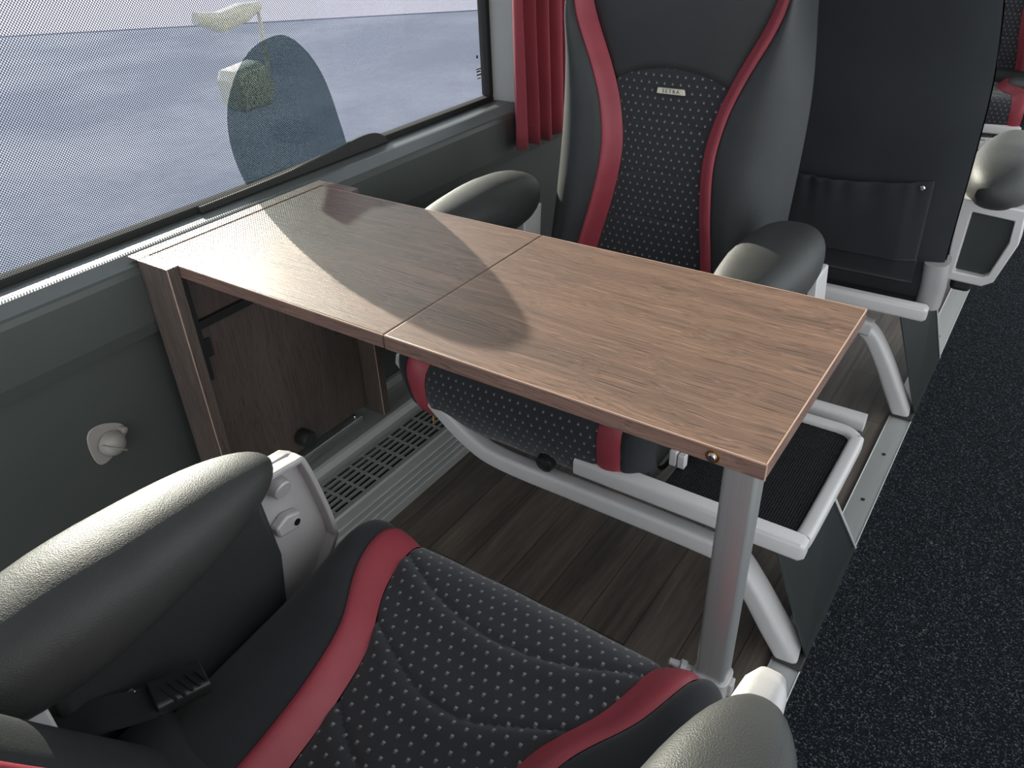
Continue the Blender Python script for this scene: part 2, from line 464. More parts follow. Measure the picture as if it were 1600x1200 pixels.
# rounded rubber lip on the sill at the far foot of the patch
b = MB(); lipp = smooth_path([(0, .20, .7225), (0, .42, .726), (0, .56, .735), (0, .66, .744), (0, .705, .7445), (0, .735, .738), (0, .755, .725), (0, .765, .712)], 5)
b.prism([(-.098, q[1], q[2]) for q in lipp] + [(-.098, .765, .709), (-.098, .20, .709)], (.010, 0, 0))
b.obj('sill_lip', MT['sill_dark'], w1, bevel=.003)
# faint maker's stamp on the glass corner
b = MB()
for k, (dy, dz, ww, hh) in enumerate([(0, 0, .008, .008), (-.004, -.03, .022, .003), (-.002, -.037, .018, .004), (-.002, -.046, .020, .004), (0, -.055, .014, .003)]):
    b.box((-.1011, 1.165 + dy, .835 + dz), (-.1007, 1.165 + dy + ww, .835 + dz + hh))
b.obj('glass_stamp', MT['ink'], w1, smooth=0)

# outside, beyond the film
MB().box((-60, -40, -1.45), (-.4, 60, -1.35)).obj('ground', MT['ground'], smooth=0, kind='structure')
MB().prism([(-60, -27.5, -1.35), (-.5, 23.4, -1.35), (-.5, 60, -1.35), (-60, 60, -1.35)], (0, 0, .02)).obj('ground_pavement', MT['pavement'], smooth=0, kind='structure')
# hanging exterior mirror seen through the film
mr = thing('coach_mirror', 'white hanging coach mirror outside, seen through the dark oval on the window', 'mirror', (-.62, .785, .79))
def P2(x, q):  # offsets relative to the mirror's empty
    return q
b = MB()
b.tube([(0, -.075, -.006), (0, -.055, -.004), (0, .040, .002), (0, .062, .006)], .09, .12, r=.25, wh=[(.06, .07), (.09, .11), (.09, .12), (.06, .075)])
b.obj('mirror_housing', MT['white_out'], mr)
b = MB(); b.tube(smooth_path([(0, .05, .0), (0, .078, .02), (0, .082, .10), (0, .086, .20)]), .010, .010, upv=(1, 0, 0)); b.obj('mirror_arm', MT['white_out'], mr)
b = MB(); b.tube([(0, .090, .195), (0, .03, .185), (0, -.05, .17), (0, -.12, .19)], .05, .05, r=.3, wh=[(.02, .02), (.05, .045), (.05, .05), (.03, .03)]); b.obj('mirror_bracket', MT['white_out'], mr)

# ------------------------------------------------------------------ heater duct along the wall
duct = thing('heater_duct', 'grey metal heater duct with slotted grille on the floor along the window wall', 'heater', (0, 0, 0))
ya, yb = -1.2, 4.4
body = [(.002, 0), (.002, .148), (.016, .148), (.018, .128), (.085, .128), (.088, .139), (.112, .139), (.114, .131), (.122, .118), (.136, .112), (.140, .118), (.1445, .118),
        (.1445, .085), (.243, .085), (.243, .118), (.252, .118), (.256, .113)]
for k in range(4):
    zz = .085 - k * .021
    body += [(.258, zz + .002), (.261, zz), (.2585, zz - .002)]
body += [(.260, 0)]
MB().prism([(a, ya, c) for a, c in body], (0, yb - ya, 0)).obj('duct_casing', MT['duct'], duct, smooth=0, bevel=.0007, seg=1)
b = MB(); b.box((.1447, ya, .086), (.2428, yb, .0875)); b.obj('duct_shade_sheet', MT['dark'], duct, smooth=0)  # thin near-black sheet painting the shade inside the duct, below the slots
def grille(y0, y1):
    b = MB(); x0, x1 = .1447, .2428; z0, z1 = .1125, .118
    n = 6; pitch = .0455; rib = .0048
    bw = (x1 - x0) / n
    # long bars
    for i in range(n + 1):
        xc = x0 + i * bw; hw = .0030
        b.box((max(x0, xc - hw), y0, z0), (min(x1, xc + hw), y1, z1))
    y = y0
    while y < y1:
        for i in range(n):
            b.box((x0 + i * bw + .0030, y, z0), (x0 + (i + 1) * bw - .0030, min(y1, y + rib), z1))
        y += pitch
    return b
grille(-1.2, 2.4).obj('grille', MT['duct'], duct, smooth=0)
# small fixing strip with screws behind
b = MB(); b.box((.030, -.6, .128), (.060, .40, .142)); b.obj('fixing_strip', MT['alu_y'], duct, smooth=0, bevel=.001)
for y in (.385, .03):
    MB().lathe([(0.0001, .003), (.0035, .0025), (.0045, 0), (.0045, -.002)], (.048, y, .144)).obj('screw', MT['chrome'], duct)
MB().lathe([(.0045, 0), (.0045, .006), (.003, .010), (.003, .020), (.0001, .021)], (.205, .50, .118), n=8).obj('copper_bolt', MT['brass'], duct)

# ------------------------------------------------------------------ folding table
table = thing('folding_table', 'brown wood-grain folding table between facing seats, fixed under the window', 'table', (0, 0, 0))
TL, TD, TT, ZT, HX = 1.147, .42, .024, .72, .5883
def board(name, a, b_, mat, par, edge=None):
    o = MB().box(a, b_).obj(name, mat, par, bevel=.0018, seg=2)
    return o
fx = board('fixed_top', (.031, .001, ZT - TT), (HX - .0009, TD - .001, ZT), MT['wood_x'], table)
fl = board('hinged_flap', (HX + .0009, .0, ZT - TT), (TL, TD, ZT), MT['wood_x'], table)
def bands(par, x0, x1, ends):
    e = .0009; w = .0010
    for y, s in ((0.0, -1), (TD, 1)):
        MB().box((x0, min(y, y + s * e), ZT - TT + .0022), (x1, max(y, y + s * e), ZT - .0022)).obj('edge_band', MT['edge_x'], par, smooth=0)
        MB().box((x0, y - (.0006 if s < 0 else w), ZT - .0020), (x1, y + (w if s < 0 else .0006), ZT + .0002)).obj('edge_line', MT['edge'], par, smooth=0)
    for xx in ends:
        MB().box((xx, .002, ZT - TT + .0022), (xx + e, TD - .002, ZT - .0022)).obj('edge_band', MT['edge_x'], par, smooth=0)
        MB().box((xx - w, 0, ZT - .0020), (xx + .0006, TD, ZT + .0002)).obj('edge_line', MT['edge'], par, smooth=0)
bands(fx, .033, HX - .0012, [])
bands(fl, HX + .0012, TL, [TL])
MB().box((TL - .0008, -.0008, ZT - TT + .001), (TL + .0012, .0012, ZT - .001)).obj('corner_edge', MT['edge'], fl, smooth=0)
for yy0, yy1 in ((-.0245, -.0008), (TD + .0008, TD + .0245)):
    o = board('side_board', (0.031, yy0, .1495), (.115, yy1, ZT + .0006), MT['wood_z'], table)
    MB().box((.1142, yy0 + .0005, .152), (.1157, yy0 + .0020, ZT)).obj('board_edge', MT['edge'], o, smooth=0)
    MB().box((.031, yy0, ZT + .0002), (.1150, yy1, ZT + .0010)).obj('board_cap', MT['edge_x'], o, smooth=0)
board('back_rail', (.0305, -.0008, .60), (.0308, TD, .61), MT['wood_x'], table)
# frame strip lying on the sill behind the top
board('rear_strip', (-.002, -.0245, ZT - .003), (.0288, TD + .0245, ZT + .0006), MT['wood_x'], table)
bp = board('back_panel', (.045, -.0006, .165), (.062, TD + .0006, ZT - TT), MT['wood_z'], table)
# black hinge bracket behind the near board
b = MB(); b.box((.0625, .008, .46), (.078, .030, ZT - TT)); b.box((.0625, .030, .565), (.072, .26, .582)); b.box((.0625, .030, .50), (.0665, .050, .54))
b.obj('fold_bracket', MT['black_plastic'], table, bevel=.001)
MB().lathe([(.016, 0), (.019, .004), (.020, .030), (.017, .036), (.0001, .037)], (.0622, .205, .205), (1, 0, 0)).obj('stop_buffer', MT['rubber'], table)
b = MB(); b.lathe([(.006, 0), (.006, .03), (.011, .032), (.012, .045), (.009, .050), (.0001, .051)], (.42, .06, ZT - TT + .001), (0, 0, -1), 20); b.obj('latch_knob', MT['black_plastic'], table)
# post
post = MB()
post.tube([(1.1195, .018, .318), (1.1195, .018, ZT - TT)], .042, .032, upv=(0, 1, 0), r=.2, seg=5)
ps = post.obj('post', MT['alu_z'], table, smooth=50)
b = MB(); b.tube([(1.1195, .018, .300), (1.1195, .018, .332)], .050, .040, upv=(0, 1, 0), r=.25, seg=5)
b.box((1.143, .010, .305), (1.150, .026, .328)); cl = b.obj('clamp_collar', MT['casting'], table, bevel=.001)
b = MB(); b.lathe([(.006, 0), (.006, .010), (.0095, .012), (.0095, .020), (.006, .022), (.0045, .036), (.0001, .038)], (1.095, .012, .320), (-1, -.25, .25), 16); b.obj('clamp_screw', MT['casting'], cl)
b = MB(); b.tube([(1.1195, .018, .0005), (1.1195, .018, .305)], .034, .024, upv=(0, 1, 0), r=.3); b.obj('inner_foot', MT['paint'], ps)
b = MB(); b.lathe([(.0085, 0), (.0085, .0015), (.0060, .0022), (.0058, .0022)], (1.087, -.0008, ZT - .0125), (0, -1, 0)); b.obj('brass_ring', MT['brass'], fl)
b = MB(); b.lathe([(.0055, 0), (.0055, .003), (.0040, .0055), (.0001, .0065)], (1.087, -.0008, ZT - .0125), (0, -1, 0)); b.obj('screw_head', MT['chrome'], fl)

# ------------------------------------------------------------------ seats
# Local frame of a seat: x across, facing -y, z up from the floor. flip=True turns it to face +y.
W_TAB = [(.36, .285), (.50, .286), (.75, .288), (.88, .284), (1.03, .264), (1.15, .240), (1.26, .200), (1.32, .13), (1.345, .05)]
IN_TAB = [(.36, .150), (.50, .132), (.62, .108), (.73, .098), (.82, .113), (.89, .138), (1.03, .200), (1.15, .215), (1.26, .180), (1.32, .11), (1.345, .03)]
OUT_TAB = [(.36, .190), (.50, .172), (.62, .148), (.73, .136), (.82, .148), (.89, .172), (1.03, .232), (1.15, .230), (1.26, .190), (1.32, .12), (1.345, .038)]
BK = [.285, .20]
def back_y(z):   # front face of the backrest's middle
    return BK[0] + BK[1] * (z - .46) + .012 * math.sin((z - .45) * 5.0)
def back_pt(x, z):
    a, b_, w = lerp_tab(IN_TAB, z), lerp_tab(OUT_TAB, z), lerp_tab(W_TAB, z)
    ax = abs(x); y = 0
    amp = 1 if z < 1.0 else max(.25, 1 - (z - 1.0) * 2.5)
    if ax <= a: y = .004 - .006 * (1 - (ax / a) ** 2)
    elif ax <= b_:
        t = (ax - a) / max(1e-4, b_ - a); y = .004 - .034 * amp * (t * t * (3 - 2 * t)) - .003 * math.sin(math.pi * t)
    else:
        t = min(1, (ax - b_) / max(1e-4, w - b_)); y = .004 - .034 * amp - .020 * amp * math.sin(math.pi * min(1, t * .9)) + .100 * t ** 3.2
    if z > 1.18: y += .06 * ((z - 1.18) / .165) ** 3
    return back_y(z) + y
def fold(d, w=.0035, depth=.0035):   # stitched groove
    return depth * math.exp(-(d / w) ** 2)
def arc(x, z0, a, drop): return z0 - drop * (x / a) ** 2

class Xf:
    def __init__(s, flip): s.f = -1 if flip else 1
    def __call__(s, p_):
        return (s.f * p_[0], s.f * p_[1], p_[2], *p_[3:])

def make_seat(loc, flip, label, aisle, detail=1.0, back=(.285, .20), bx_off=0):
    BK[0], BK[1] = back
    root = thing('passenger_chair', label, 'seat', loc, 'passenger chairs of the coach')
    X = Xf(flip)
    def put(name, vf, mat, par=root, **k):
        v, f, uv = vf
        return link(name, [X(p_)[:3] for p_ in v], f, mat, par, uv=uv, **k)
    def mb(b, name, mat, par=root, **k):
        return link(name, [X(tuple(p_))[:3] for p_ in b.v], b.f, mat, par, **k)
    D = detail
    # ---- backrest
    zb, zt = .40, 1.344
    za0, arcd = .905, .032
    grooves = [(.80, .018), (.69, .018), (.59, .018), (.49, .016)]
    def cen(u, v):
        z_a = lerp_tab(IN_TAB, .875)
        zz = zb + (za0 - zb) * v
        a = lerp_tab(IN_TAB, zz - arcd * v)
        x = (u * 2 - 1) * a
        z = zz - arcd * v * (2 * u - 1) ** 2
        a = lerp_tab(IN_TAB, z); x = (u * 2 - 1) * a
        y = back_pt(x * .999, z)
        for g0, dr in grooves:
            y += fold(z - (g0 - dr * (2 * u - 1) ** 2), .004, .0045)
            dd = z - (g0 - dr * (2 * u - 1) ** 2)
            y -= .0015 * math.exp(-((dd + .014) / .012) ** 2)
        e = min(1 - abs(2 * u - 1), 1) * a
        y += fold(e, .004, .004) + fold((1 - v) * (za0 - zb), .004, .004)
        return (x, y, z, x, z)
    cb = put('back_cushion', grid(cen, int(44 * D), int(150 * D)), MT['fabric'])
    def head(u, v):
        z0_ = za0 - arcd * (2 * u - 1) ** 2
        z = z0_ + (zt - z0_) * v
        a = lerp_tab(IN_TAB, z); x = (2 * u - 1) * a
        y = back_pt(x * .999, z) - .016 * math.sin(math.pi * min(1, v * 1.2)) * (1 - (2 * u - 1) ** 4)
        e = min(1 - abs(2 * u - 1), 1) * a
        y += fold(e, .004, .004) + fold(v * (zt - z0_), .004, .003)
        return (x, y, z, x, z)
    put('head_cushion', grid(head, int(36 * D), int(60 * D)), MT['leather'])
    for s in (-1, 1):
        def stripe(u, v):
            z = zb + (zt - zb) * v; a, b_ = lerp_tab(IN_TAB, z), lerp_tab(OUT_TAB, z)
            x = a + (b_ - a) * u; y = back_pt(x, z) - .0022 * math.sin(math.pi * u) + .002 * (fold(u, .12, 1) + fold(1 - u, .12, 1))
            y += .0006 * math.sin(z * 90 + s) * math.sin(math.pi * u)
            return (s * x, y, z, x, z)
        put('back_stripe', grid(stripe, 8, int(110 * D)), MT['red'])
        def bolster(u, v):
            z = zb - .03 + (zt - zb + .03) * v; b_, w = lerp_tab(OUT_TAB, z), lerp_tab(W_TAB, z)
            x = b_ + (w - b_) * u; y = back_pt(x, z) + fold(u * (w - b_), .004, .004)
            return (s * x, y, z, x, z)
        put('back_bolster', grid(bolster, 18, int(90 * D)), MT['leather'])
    # shell: sides and rear, closed
    rings = []
    for k in range(41):
        z = .345 + (1.345 - .345) * k / 40; w = lerp_tab(W_TAB, z); fy = back_pt(w, z); by = back_y(z) + .105 - (.02 if z < .45 else 0)
        if z > 1.2: by -= .05 * ((z - 1.2) / .145) ** 2
        by = max(by, fy + .004)
        ring = [(-w + .004, fy + .002, z)]
        for i in range(13):
            t = i / 12; xx = -1 + 2 * t; bulge = (1 - abs(xx) ** 5)
            ring.append((xx * (w - .002), fy + .01 + (by - fy - .01) * bulge ** .6 if bulge > 0 else fy + .01, z))
        ring.append((w - .004, fy + .002, z))
        ring += [(w * .5, min(by - .01, back_pt(w * .5, z) + .03), z), (0, min(by - .01, back_pt(0, z) + .03), z), (-w * .5, min(by - .01, back_pt(w * .5, z) + .03), z)]
        rings.append(ring)
    b = MB(); b.loft(rings); mb(b, 'back_shell', MT['back_cloth'], smooth=60)
    def rear_y(x, z):
        w = lerp_tab(W_TAB, z); fy = back_pt(w, z); by = back_y(z) + .105 - (.02 if z < .45 else 0)
        return fy + .01 + (by - fy - .01) * (1 - min(1, abs(x) / w) ** 5) ** .6
    # rear pocket
    def pocket(u, v):
        zt_ = .655 - .020 * math.sin(math.pi * u); z = .385 + (zt_ - .385) * v
        w = .225 + .0 * v
        x = (2 * u - 1) * w
        puff = .010 + .012 * v * math.sin(math.pi * u) + .0035 * math.sin(u * 34 + 3 * math.sin(u * 9)) * v ** 3
        puff += .003 * math.sin(u * 7 + v * 5) + .004 * v ** 6 * math.sin(u * 62 + 2 * math.sin(u * 11))
        if v > .94: puff += .003 * math.sin((v - .94) / .06 * math.pi)
        edge = min(1, min(u, 1 - u) / .10, v / .05)
        return (x, rear_y(x, z) + .002 + puff * edge, z, x, z)
    pk = put('back_pocket', grid(pocket, 70, 30), MT['back_cloth'], solid=.003)
    for s in (-1, 1):
        b = MB(); b.lathe([(.006, 0), (.006, .002), (.004, .004), (.0001, .0045)], (s * .205, rear_y(.205, .645) + .012, .640), (0, 1, 0), 16); mb(b, 'snap_button', MT['chrome'], pk)
    # badge
    bz, bx = .862, .010
    by_ = back_pt(0, bz) - .0045
    b = MB(); b.prism([(bx - .033, by_ - .003, bz - .006), (bx + .033, by_ - .003, bz - .006), (bx + .030, by_ - .003, bz + .006), (bx - .031, by_ - .003, bz + .006)], (0, .006, 0))
    bd = mb(b, 'badge', MT['badge'], bevel=.001)
    cu = bpy.data.curves.new('badge_lettering', 'FONT'); cu.body = 'SETRA'; cu.size = .0105; cu.align_x = 'CENTER'; cu.align_y = 'CENTER'; cu.extrude = .0003; cu.space_character = 1.45
    cu.materials.append(MT['ink'])
    tmp = bpy.data.objects.new('tmp', cu); COL.objects.link(tmp); bpy.context.view_layer.update()
    tme = bpy.data.meshes.new_from_object(tmp.evaluated_get(bpy.context.evaluated_depsgraph_get())); bpy.data.objects.remove(tmp)
    tme.materials.clear(); tme.materials.append(MT['ink'])
    t = bpy.data.objects.new('badge_lettering', tme); COL.objects.link(t); t.parent = bd
    t.location = X((bx, by_ - .0034, bz))[:3]; t.rotation_euler = (math.pi / 2, 0, math.pi if flip else 0)
    hp = [(x * .01, back_y(.43) - .002 - .030 * (abs(x) / 27) ** 2, .425) for x in range(-27, 28, 3)]
    b = MB(); b.tube(hp, .085, .075, r=.45, seg=5); mb(b, 'lumbar_roll', MT['leather'], smooth=60)
    # ---- seat cushion
    prof_ = [(-.150, .292), (-.205, .294), (-.243, .314), (-.262, .350), (-.268, .392), (-.262, .425), (-.243, .447), (-.205, .458), (-.12, .453), (0, .440), (.12, .426), (.24, .416), (.30, .414)]
    pp = smooth_path([(0, a, c) for a, c in prof_], 8)
    acc = [0]
    for i in range(1, len(pp)): acc.append(acc[-1] + (pp[i] - pp[i - 1]).length)
    TOT = acc[-1]
    def prof_at(s_):
        s_ = max(0, min(TOT, s_)); i = 0
        lo, hi = 0, len(acc) - 2
        while lo < hi:
            m_ = (lo + hi + 1) // 2
            if acc[m_] <= s_: lo = m_
            else: hi = m_ - 1
        i = lo; t = (s_ - acc[i]) / (acc[i + 1] - acc[i]); p_ = pp[i].lerp(pp[i + 1], t); tg = (pp[min(i + 2, len(pp) - 1)] - pp[max(0, i - 1)]).normalized()
        return p_, Vector((0, -tg.z, tg.y))   # outward normal
    C_IN = [(0, .200), (.13, .200), (.20, .198), (.26, .190), (.34, .170), (.42, .128), (.50, .110), (.58, .102), (.70, .095)]
    C_OUT = [(0, .244), (.13, .244), (.20, .246), (.26, .240), (.34, .216), (.42, .170), (.50, .150), (.58, .142), (.70, .137)]
    CW = .292
    def lift(x, s_):
        i_, o_ = lerp_tab(C_IN, s_), lerp_tab(C_OUT, s_); ax = abs(x)
        top = max(0, min(1, (s_ - .16) / .16)); top = top * top * (3 - 2 * top)
        h = 0
        if ax <= i_: h = .006 * (1 - (ax / i_) ** 2) * (1 - top) - .004 * (1 - (ax / i_) ** 2) * top
        elif ax <= o_: t = (ax - i_) / (o_ - i_); h = .022 * top * t * t * (3 - 2 * t)
        else:
            t = (ax - o_) / (CW - o_); h = .022 * top + .012 * top * math.sin(math.pi * min(1, t * 1.1)) - (.030 + .014 * top) * t ** 3.0
        return h
    rear = TOT
    gr = [(.27, 0), (.38, 0), (.49, 0), (.59, 0)]
    def cpt(x, s_, extra=0):
        p_, nrm = prof_at(s_); q = p_ + nrm * (lift(x, s_) + extra)
        ax = abs(x)
        rr = max(0, (ax - .20) / (CW - .20))
        q.y += .050 * rr ** 2.5 * max(0, 1 - s_ / .30)
        return (x, q.y, q.z)
    def ccen(u, v):
        s_ = v * TOT; i_ = lerp_tab(C_IN, s_); x = (2 * u - 1) * i_
        ex = 0
        for g0, k in gr:
            c_ = g0 + .055 * (1 - (2 * u - 1) ** 2)
            dd = s_ - c_
            ex -= fold(dd, .0045, .0045); ex += .0035 * math.exp(-((dd - .022) / .018) ** 2)
        e = (1 - abs(2 * u - 1)) * i_
        ex -= fold(e, .004, .004)
        ex += .0010 * math.sin(x * 60 + s_ * 25) * math.sin(s_ * 40)
        q = cpt(x, s_, ex); return (*q, x, s_)
    put('seat_cushion', grid(ccen, int(50 * D), int(170 * D)), MT['fabric'])
    for s in (-1, 1):
        def cst(u, v):
            s_ = v * TOT; i_, o_ = lerp_tab(C_IN, s_), lerp_tab(C_OUT, s_); x = i_ + (o_ - i_) * u
            ex = .0030 * math.sin(math.pi * u) - .002 * (fold(u, .10, 1) + fold(1 - u, .10, 1)) + .0012 * math.sin(s_ * 55 + 2 * s) * math.sin(math.pi * u) * math.sin(s_ * 23)
            q = cpt(x, s_, ex); return (s * q[0], q[1], q[2], x, s_)
        put('seat_stripe', grid(cst, 10, int(130 * D)), MT['red'])
        def cbo(u, v):
            s_ = v * TOT; o_ = lerp_tab(C_OUT, s_); x = o_ + (CW - o_) * u
            q = cpt(x, s_, -fold(u * (CW - o_), .004, .004)); return (s * q[0], q[1], q[2], x, s_)
        put('seat_bolster', grid(cbo, 16, int(110 * D)), MT['back_cloth'])
        # side wall of the cushion
        def csw(u, v):
            s_ = v * TOT; q = cpt(CW, s_); zz = q[2] + (.335 - q[2]) * u if q[2] > .335 else q[2]
            yy = q[1] + (0 if q[2] > .335 else 0)
            return (s * (CW - .010 * u), yy, zz, 0, 0)
        put('cushion_side', grid(csw, 5, int(70 * D)), MT['leather'])
    b = MB(); b.box((-.262, -.14, .300), (.262, .34, .36)); mb(b, 'seat_pan', MT['black_plastic'], bevel=.012)
    # ---- armrests
    for s in (-1, 1):
        rings = []; n = 26
        ya_, yb_ = -.128, .330
        for k in range(n + 1):
            t = k / n; y = ya_ + (yb_ - ya_) * (1 - math.cos(math.pi * t)) / 2
            tt = (y - ya_) / (yb_ - ya_)
            e = (max(0, 1 - abs(1 - 2 * tt) ** 3.6)) ** .5
            w = (.052 + (.026 if s == aisle else .022) * min(1, tt / .5)) * e + .001; px = .342 if s == aisle else .326
            h = (.036 + .030 * min(1, tt / .6)) * e + .001
            cz = .632 - .018 * min(1, tt / .7)
            ring = []
            for i in range(28):
                a = 2 * math.pi * i / 28; ca, sa = math.cos(a), math.sin(a)
                cx_ = math.copysign(abs(ca) ** .85, ca) * w
                cz_ = math.copysign(abs(sa) ** .80, sa) * h
                ring.append((s * px + cx_, y, cz + cz_))
            rings.append(ring)
        b = MB(); b.loft(rings)
        pad = mb(b, 'armrest_pad', MT['arm_leather'], smooth=80)
        b = MB(); b.prism([(s * .296, y, z) for y, z in [(-.088, .610), (-.098, .50), (-.080, .37), (-.02, .32), (.215, .32), (.215, .600)]], (s * .050, 0, 0)); mb(b, 'arm_side_panel', MT['leather'], bevel=.012)
        if s == aisle:
            rr = []
            for y, hw, z0, z1 in [(-.184, .006, .560, .598), (-.176, .014, .500, .618), (-.155, .021, .430, .628), (-.120, .026, .380, .626), (-.085, .028, .350, .62)]:
                rr.append([(s * .335 + a_, y, (z0 + z1) / 2 + c_) for a_, c_ in rrect(hw * 2, z1 - z0, hw * .7, 4)])
            b = MB(); b.loft(rr); mb(b, 'arm_bracket', MT['casting'], smooth=60)
        else:
            outline = [(-.095, .622), (-.162, .616), (-.178, .604), (-.198, .51), (-.205, .455), (-.198, .43), (-.125, .340), (-.085, .340), (-.075, .50), (-.07, .61)]
            b = MB(); b.prism([(s * .327, y, z) for y, z in outline], (s * .022, 0, 0)); br_ = mb(b, 'arm_bracket', MT['casting'], bevel=.004)
            b = MB(); b.tube(smooth_path([(s * .319, -.098, .616), (s * .319, -.158, .610), (s * .319, -.172, .600), (s * .319, -.192, .51), (s * .319, -.198, .455), (s * .319, -.191, .435), (s * .319, -.125, .350)], 4), .009, .020, upv=(1, 0, 0), r=.3)
            mb(b, 'bracket_rim', MT['casting'], br_)
            b = MB(); b.lathe([(.015, 0), (.015, .018), (.013, .020)], (s * .327, -.128, .590), (-s, 0, -.3)); b.v = [(x_, y_, z_) for x_, y_, z_ in b.v]
            mb(b, 'bracket_boss', MT['casting'], br_)
            b = MB(); b.prism([(s * .327, -.150, .532), (s * .327, -.125, .540), (s * .327, -.104, .530), (s * .327, -.106, .512), (s * .327, -.142, .506)], (-s * .016, 0, 0)); lug = mb(b, 'bracket_lug', MT['casting'], br_, bevel=.004)
            b = MB(); b.lathe([(.0055, 0), (.0055, .0172), (.0001, .0172)], (s * .327, -.138, .520), (-s, 0, 0), 18); mb(b, 'lug_screw', MT['chrome'], lug)
        # rear arm frame: hanging U-shaped casting seen from behind, with dark infill
        yr = .300
        def fr(y): return y
        b = MB()
        q = [(s * .274, .590), (s * .412, .582), (s * .418, .500), (s * .392, .398), (s * .370, .382), (s * .286, .384)]
        qi = [(s * .306, .560), (s * .396, .553), (s * .398, .500), (s * .378, .416), (s * .366, .406), (s * .304, .408)]
        k = len(q)
        v = [(a, yr, c) for a, c in q] + [(a, yr, c) for a, c in qi] + [(a, yr - .075, c) for a, c in q] + [(a, yr - .075, c) for a, c in qi]
        f = []
        for i in range(k):
            j = (i + 1) % k
            f += [(i, j, k + j, k + i), (2 * k + i, 3 * k + i, 3 * k + j, 2 * k + j), (i, 2 * k + i, 2 * k + j, j), (k + i, k + j, 3 * k + j, 3 * k + i)]
        b.v, b.f = v, f
        af = mb(b, 'arm_frame', MT['paint'], bevel=.004)
        b = MB(); b.prism([(a, yr - .020, c) for a, c in qi], (0, -.045, 0)); mb(b, 'frame_infill', MT['tray_mesh_dark'], af)
        b = MB(); b.tube(smooth_path([(s * .268, .350, .450), (s * .270, .345, .42), (s * .272, .335, .375), (s * .270, .33, .325)], 3), .056, .066, upv=(0, 1, 0), r=.4); mb(b, 'recline_hub', MT['casting'])
    # recline knob below the front edge
    b = MB(); b.lathe([(.005, 0), (.005, .012), (.016, .015), (.020, .026), (.017, .038), (.0001, .043)], (.090, -.235, .325), (0, -1, -.15)); mb(b, 'lever_knob', MT['black_plastic'])
    return root

def base(root, y0, xoff, tray, x_in=.50):
    """white floor frame under a seat; world coordinates, then made relative to the root"""
    ox, oy, _ = root.location
    def rel(b): b.v = [(p_[0] - ox, p_[1] + y0 - oy, p_[2]) for p_ in b.v]; return b
    b = MB(); b.tube(smooth_path([(.285, .34, .415), (.33, .325, .395), (.40, .315, .345), (.48, .31, .295), (.56, .305, .277), (.75, .305, .275), (.95, .305, .275), (1.045, .305, .272)], 5), .034, .040, r=.26)
    rel(b).obj('lower_beam', MT['paint'], root)
    b = MB(); b.tube([(.735, .305, .342), (1.150, .305, .342), (1.158, .305, .342)], .034, .038, r=.26, wh=[(.034, .038), (.034, .038), (.024, .028)])
    rel(b).obj('upper_beam', MT['paint'], root)
    b = MB(); b.tube([(.50, .70, .345), (1.148, .70, .345)], .030, .034, r=.35); rel(b).obj('rear_beam', MT['paint'], root)
    for yy, yf in ((.32, .375),):
        if yy > .5:
            pth = smooth_path([(1.02, yy, .30), (1.06, yy, .255), (1.10, yy, .18), (1.135, yf, .09), (1.158, yf, .012)], 5)
            b = MB(); b.tube(pth, .030, .024, upv=(0, 1, 0), r=.4); rel(b).obj('leg', MT['paint'], root); continue
        pth = smooth_path([(1.00, .315, .278), (1.045, .325, .245), (1.085, .340, .175), (1.120, .360, .095), (1.155, .385, .012)], 5)
        b = MB(); b.tube(pth, .050, .040, upv=(0, 1, 0), r=.25, wh=[(.034 + .008 * i / (len(pth) - 1), .046 + .014 * i / (len(pth) - 1)) for i in range(len(pth))]); lg = rel(b).obj('leg', MT['paint'], root)
        b = MB(); b.box((1.130, .350, .006), (1.188, .430, .013)); rel(b).obj('foot_pad', MT['rubber'], lg, bevel=.003)
    # dark skirt plate between the legs, leaning out to the aisle
    b = MB(); b.prism([(1.095, .335, .310), (1.146, .500, .312), (1.1855, .725, .009), (1.1855, .385, .009)], (.003, 0, .001)); sk = rel(b).obj('skirt_plate', MT['tray_mesh_dark'], root)
    b = MB(); b.tube([(1.148, .502, .312), (1.1875, .727, .010)], .005, .006, r=.3); rel(b).obj('plate_edge', MT['paint'], sk)
    if tray:
        b = MB(); b.tube(smooth_path([(1.146, .318, .345), (1.148, .36, .345), (1.150, .60, .345), (1.146, .628, .345), (1.125, .643, .346), (1.08, .645, .346), (.96, .645, .346)], 4), .026, .030, r=.3)
        tf = rel(b).obj('tray_frame', MT['paint'], root)
        b = MB(); b.box((.90, .318, .333), (1.138, .640, .3505)); rel(b).obj('tray_mat', MT['ribbed'], tf)
        b = MB(); b.box((.884, .375, .352), (.898, .392, .385)); b.box((.900, .375, .352), (.914, .392, .380)); rel(b).obj('tray_clip', MT['paint'], tf, bevel=.002)

def ribbed():
    m, nt, bs = new_mat('ribbed_black_mat')
    tc = nt.nodes.new('ShaderNodeTexCoord'); sp = nt.nodes.new('ShaderNodeSeparateXYZ'); L(nt, tc.outputs['Object'], sp.inputs[0])
    w = mth(nt, 'SINE', mth(nt, 'MULTIPLY', sp.outputs[1], 1400))
    w2 = mth(nt, 'SINE', mth(nt, 'MULTIPLY', sp.outputs[0], 1400))
    bs.inputs['Base Color'].default_value = (.005, .006, .007, 1); bs.inputs['Roughness'].default_value = .6; bs.inputs['Specular IOR Level'].default_value = .25
    bump(nt, bs, mth(nt, 'ADD', w, mth(nt, 'MULTIPLY', w2, .5)), .6, .0012)
    return m
MT['ribbed'] = ribbed()

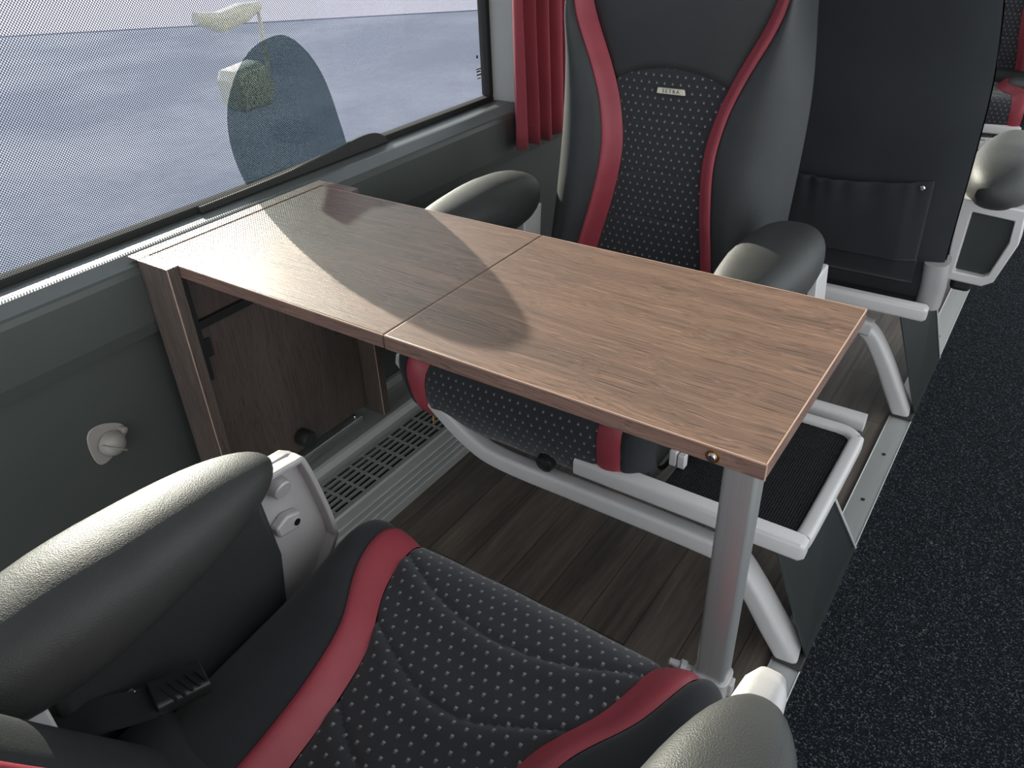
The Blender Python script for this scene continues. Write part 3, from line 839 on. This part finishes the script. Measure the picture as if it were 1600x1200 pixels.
near = make_seat((.892, -.345, 0), True, 'nearest seat, its dotted cushion with red stripes filling the bottom of the view', -1, back=(.207, .46))
farA = make_seat((.580, .56, 0), False, 'black seat with red stripes and small metal badge, facing the camera across the table', 1, back=(.312, .15))
aisleB = make_seat((.875, 1.66, 0), True, 'seat turned away with plain black back and gathered pocket, right of the badge seat', -1, detail=.5, back=(.285, .10))
farC = make_seat((.905, 3.25, 0), False, 'furthest seat, partly hidden at the top right corner behind the black seat back', 1, detail=.5)
base(near, -.93, 0, False); base(farA, 0, 0, True); base(aisleB, .93, 0, False); base(farC, 2.69, 0, False)

# ------------------------------------------------------------------ curtain
cv = []; cf = []
nu, nvv = 90, 20
for j in range(nvv + 1):
    t = j / nvv; zz = .615 + (1.60 - .615) * t
    for i in range(nu + 1):
        u = i / nu
        y = 1.112 + .34 * u + .004 * math.sin(u * 40 + t * 3)
        x = .060 + .024 * math.sin(u * 2 * math.pi * 5.4 + .6 * math.sin(t * 3)) * (1 - .25 * t) + .004 * math.sin(u * 31) + .012 * u
        cv.append((x, y, zz + .004 * math.sin(u * 44) * (1 - t)))
for j in range(nvv):
    for i in range(nu):
        a = j * (nu + 1) + i; cf.append((a, a + 1, a + nu + 2, a + nu + 1))
cur = link('curtain', cv, cf, MT['curtain'], solid=.0022, smooth=80)
tag(cur, 'pleated red curtain hanging beside the window pillar', 'curtain')
b = MB(); b.tube([tuple(Vector(cv[(nu + 1) + i]) + Vector((-.0015, 0, 0))) for i in range(0, nu + 1, 2)], .0030, .0012, r=.3); 
hem = link('hem_stitch', b.v, b.f, MT['curtain'], cur)

# ------------------------------------------------------------------ wall hook
hk = thing('coat_hook', 'beige plastic coat hook with rounded knob on the dark side wall', 'hook', (0, -.170, .405))
out = [(-.030, .026), (-.022, .036), (-.006, .038), (.012, .032), (.030, .020), (.034, .006), (.026, -.012), (.010, -.024), (-.012, -.034), (-.026, -.032), (-.032, -.016), (-.033, .008)]
sp_ = smooth_path([(0, a, c) for a, c in [(a * 1.1, c * 1.1) for a, c in out + out[:1]]], 4)[:-1]
MB().prism([tuple(q) for q in sp_], (.004, 0, 0)).obj('hook_plate', MT['hook'], hk, bevel=.0015)
b = MB(); b.lathe([(.024, 0), (.0245, .006), (.023, .014), (.019, .021), (.012, .026), (.0001, .028)], (.003, .002, -.002), (1, .15, -.1)); kn = b.obj('hook_knob', MT['hook'], hk)
b = MB(); b.tube(smooth_path([(.020, -.020, .010), (.028, -.010, .004), (.031, .002, -.006), (.026, .014, -.018), (.018, .020, -.024)], 4), .003, .006, upv=(1, 0, 0)); b.obj('hook_ridge', MT['hook'], kn)
b = MB(); b.lathe([(.007, 0), (.007, .012), (.004, .014)], (.003, .028, .012), (1, .2, 0)); b.obj('hook_lug', MT['hook'], hk)

# ------------------------------------------------------------------ seat belt on the near seat
sb = thing('seat_belt', 'black seat belt with buckle lying beside the nearest seat cushion', 'seat belt', (.632, -.515, .474))
b = MB(); b.tube(smooth_path([(-.03, -.06, .035), (-.012, -.025, .040), (.005, .010, .030), (.012, .035, .022)], 5), .048, .003, r=.3); b.obj('webbing', MT['webbing'], sb)
b = MB(); b.tube([(.010, .028, .024), (.028, .085, .018)], .044, .020, r=.3); bk = b.obj('buckle', MT['black_plastic'], sb, bevel=.002)
b = MB()
for k in range(5): b.box((.008 + .004 * k, .040 + .009 * k, .030), (.042 + .001 * k, .043 + .009 * k, .0335))
b.obj('buckle_ribs', MT['black_plastic'], bk)
b = MB(); b.box((-.020, .012, .026), (-.012, .024, .030)); b.obj('buckle_tongue', MT['chrome'], bk, bevel=.001)
